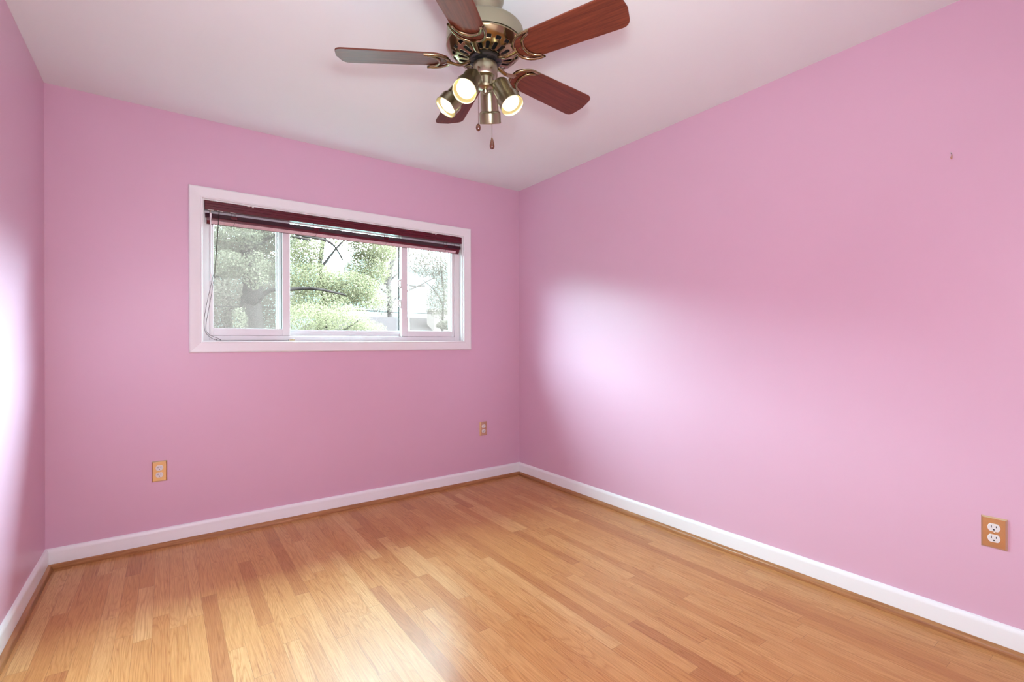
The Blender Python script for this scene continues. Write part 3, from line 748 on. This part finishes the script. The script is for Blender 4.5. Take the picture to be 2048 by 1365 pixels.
tree('background_tree', 'hazy grey-green crown behind the thick trunk', 'tree', tuple(base),
     [([tuple(base), P(455, 640, 12), P(450, 560, 12), P(455, 480, 12)], 0.15, 0.06)],
     [clump(350, 590, 70, 75, 12.5, 2600, 1.8), clump(290, 540, 60, 80, 13, 1800, 1.8), clump(440, 600, 60, 70, 12, 4200, 1.8), clump(540, 600, 60, 70, 12.5, 4200, 1.8), clump(500, 500, 100, 60, 13, 4600, 2.0)],
     0.095, M['leaf_pale'], M['bark'])
# centre tree with a sky hole
base = at(640, 700, 9.5); base.z = GZ
tree('maple_tree', 'leafy spring-green tree in the middle pane', 'tree', tuple(base),
     [([tuple(base), P(640, 660, 9.5), P(650, 600, 9.5), P(640, 540, 9.5), P(650, 470, 9.5)], 0.11, 0.04),
      ([P(650, 600, 9.5), P(690, 570, 9.5), P(730, 545, 9.5)], 0.04, 0.015), ([P(640, 540, 9.5), P(670, 500, 9.5), P(700, 470, 9.5)], 0.04, 0.015)],
     [clump(610, 500, 38, 40, 9.5, 1700, 0.8), clump(620, 560, 50, 34, 9.3, 1900, 0.9), clump(695, 575, 60, 32, 9.5, 2500, 0.9), clump(735, 540, 44, 40, 10, 2200, 0.8),
      clump(745, 500, 50, 28, 10, 2300, 0.8), clump(680, 475, 60, 16, 9.8, 700, 0.8), clump(640, 610, 60, 30, 9.2, 1900, 0.9), clump(720, 600, 50, 22, 9.6, 900, 0.8)],
     0.075, M['leaf_green'], M['bark'], upper=[((1.6, 10.2, 5.6), (1.9, 1.4, 1.3), 1300), ((3.2, 10.4, 6.6), (1.9, 1.4, 1.6), 1400), ((1.0, 10.2, 7.6), (1.9, 1.4, 1.6), 1400), ((2.4, 10.4, 9.2), (2.0, 1.5, 1.5), 1400), ((4.6, 10.6, 7.6), (1.5, 1.3, 1.5), 900)])
base = at(655, 700, 7.2); base.z = GZ
tree('leafy_shrub', 'low bright yellow-green shrub crown along the bottom of the middle pane', 'shrub', tuple(base),
     [([tuple(base), P(655, 680, 7.2), P(650, 640, 7.2)], 0.05, 0.02), ([P(655, 690, 7.2), P(690, 660, 7.2), P(720, 640, 7.2)], 0.03, 0.012)],
     [clump(620, 640, 60, 34, 7.2, 2000, 0.7), clump(690, 640, 50, 30, 7.4, 1500, 0.7), clump(735, 660, 38, 20, 7.2, 700, 0.5)],
     0.05, M['leaf_green'], M['bark'])
# slim forked tree behind the roof
Yf = 22
base = at(782, 640, Yf); base.z = GZ
tree('forked_tree', 'slim pale forked tree standing behind the roof ridge', 'tree', tuple(base),
     [([tuple(base), P(781, 640, Yf), P(780, 590, Yf), P(777, 560, Yf), P(783, 530, Yf), P(792, 500, Yf), P(796, 460, Yf)], 0.20, 0.10),
      ([P(779, 575, Yf), P(768, 560, Yf), P(763, 530, Yf), P(760, 480, Yf)], 0.12, 0.06), ([P(781, 610, Yf), P(795, 596, Yf), P(812, 584, Yf), P(845, 568, Yf), P(868, 556, Yf)], 0.08, 0.03),
      ([P(782, 560, Yf), P(800, 548, Yf), P(815, 570, Yf), P(850, 572, Yf)], 0.05, 0.03), ([P(780, 590, Yf), P(765, 580, Yf), P(740, 560, Yf)], 0.06, 0.03)],
     [clump(770, 520, 36, 40, Yf, 1000, 2), clump(785, 480, 40, 26, Yf, 900, 2), clump(765, 600, 30, 30, Yf, 600, 1.5)],
     0.15, M['leaf_pale'], M['bark_pale'])
base = at(880, 660, 9.5); base.z = GZ
tree('pale_tree', 'hazy pale tree seen through the right pane beside the chimney', 'tree', tuple(base),
     [([tuple(base), P(885, 650, 9.5), P(888, 590, 9.5), P(880, 530, 9.5)], 0.045, 0.018), ([P(886, 610, 9.5), P(868, 580, 9.5), P(845, 560, 9.5)], 0.024, 0.009)],
     [clump(880, 600, 22, 40, 9.5, 900, 0.7), clump(855, 525, 44, 30, 9.8, 1300, 0.8), clump(888, 545, 20, 34, 9.5, 600, 0.6), clump(890, 650, 14, 9.8, 9.3, 400, 0.5)],
     0.075, M['leaf_pale'], M['bark_pale'])
# neighbour's house: hipped grey roof and white chimney
Yh = 16.0
a_ = at(700, 632, Yh); b_ = at(856, 634, Yh); zr = a_.z; ze = zr-2.3
xa, xb = a_.x, b_.x
hs = empty('neighbor_house', ((xa+xb)/2, Yh, GZ)); tag(hs, 'neighboring house with grey shingled hip roof beyond the trees', 'house')
hc = Vector(((xa+xb)/2, Yh, GZ))
bm = bmesh.new()
rv = [bm.verts.new(Vector(p)-hc) for p in ((xa-1, Yh, zr), (xb, Yh, zr), (xa-4, Yh-4.6, ze), (xb+3.6, Yh-4.6, ze), (xb+3.6, Yh+4.6, ze), (xa-4, Yh+4.6, ze))]
for f in ((0, 2, 3, 1), (1, 3, 4), (0, 1, 4, 5), (0, 5, 2), (2, 5, 4, 3)): bm.faces.new([rv[i] for i in f])
link('roof', bm, M['shingle'], hs)
bm = boxes((xa-3.5-hc.x, xb+3.1-hc.x, -4.1, 4.1, 0, ze-GZ-0.001)); link('wall', bm, M['siding'], hs)
c0 = at(854, 648, Yh-0.6); c1_ = at(884, 621, Yh-0.6)
bm = boxes((c0.x-hc.x, c1_.x-hc.x, -1.3, -0.6, c0.z-GZ-0.5, c1_.z-GZ-0.10), (c0.x-hc.x-0.04, c1_.x-hc.x+0.04, -1.34, -0.56, c1_.z-GZ-0.10, c1_.z-GZ))
link('chimney', bm, M['chimney'], hs)
# overhead cables
for lab, pts in (('thin grey overhead cable crossing behind the left trunk', [P(380, 611, 8.1), P(480, 614, 8.1), P(620, 619, 8.1), P(760, 622, 8.1)]),
                 ('thin grey overhead cable just above the roof ridge', [P(690, 621, 14), P(760, 624, 14), P(830, 627, 14), P(930, 629, 14)])):
    bm = bmesh.new(); tube(bm, catmull(pts, 5), 0.009 if 'trunk' in lab else 0.013, 6); tag(link('overhead_cable', bm, M['cable'], smooth=True), lab, 'cable', 'overhead cables')
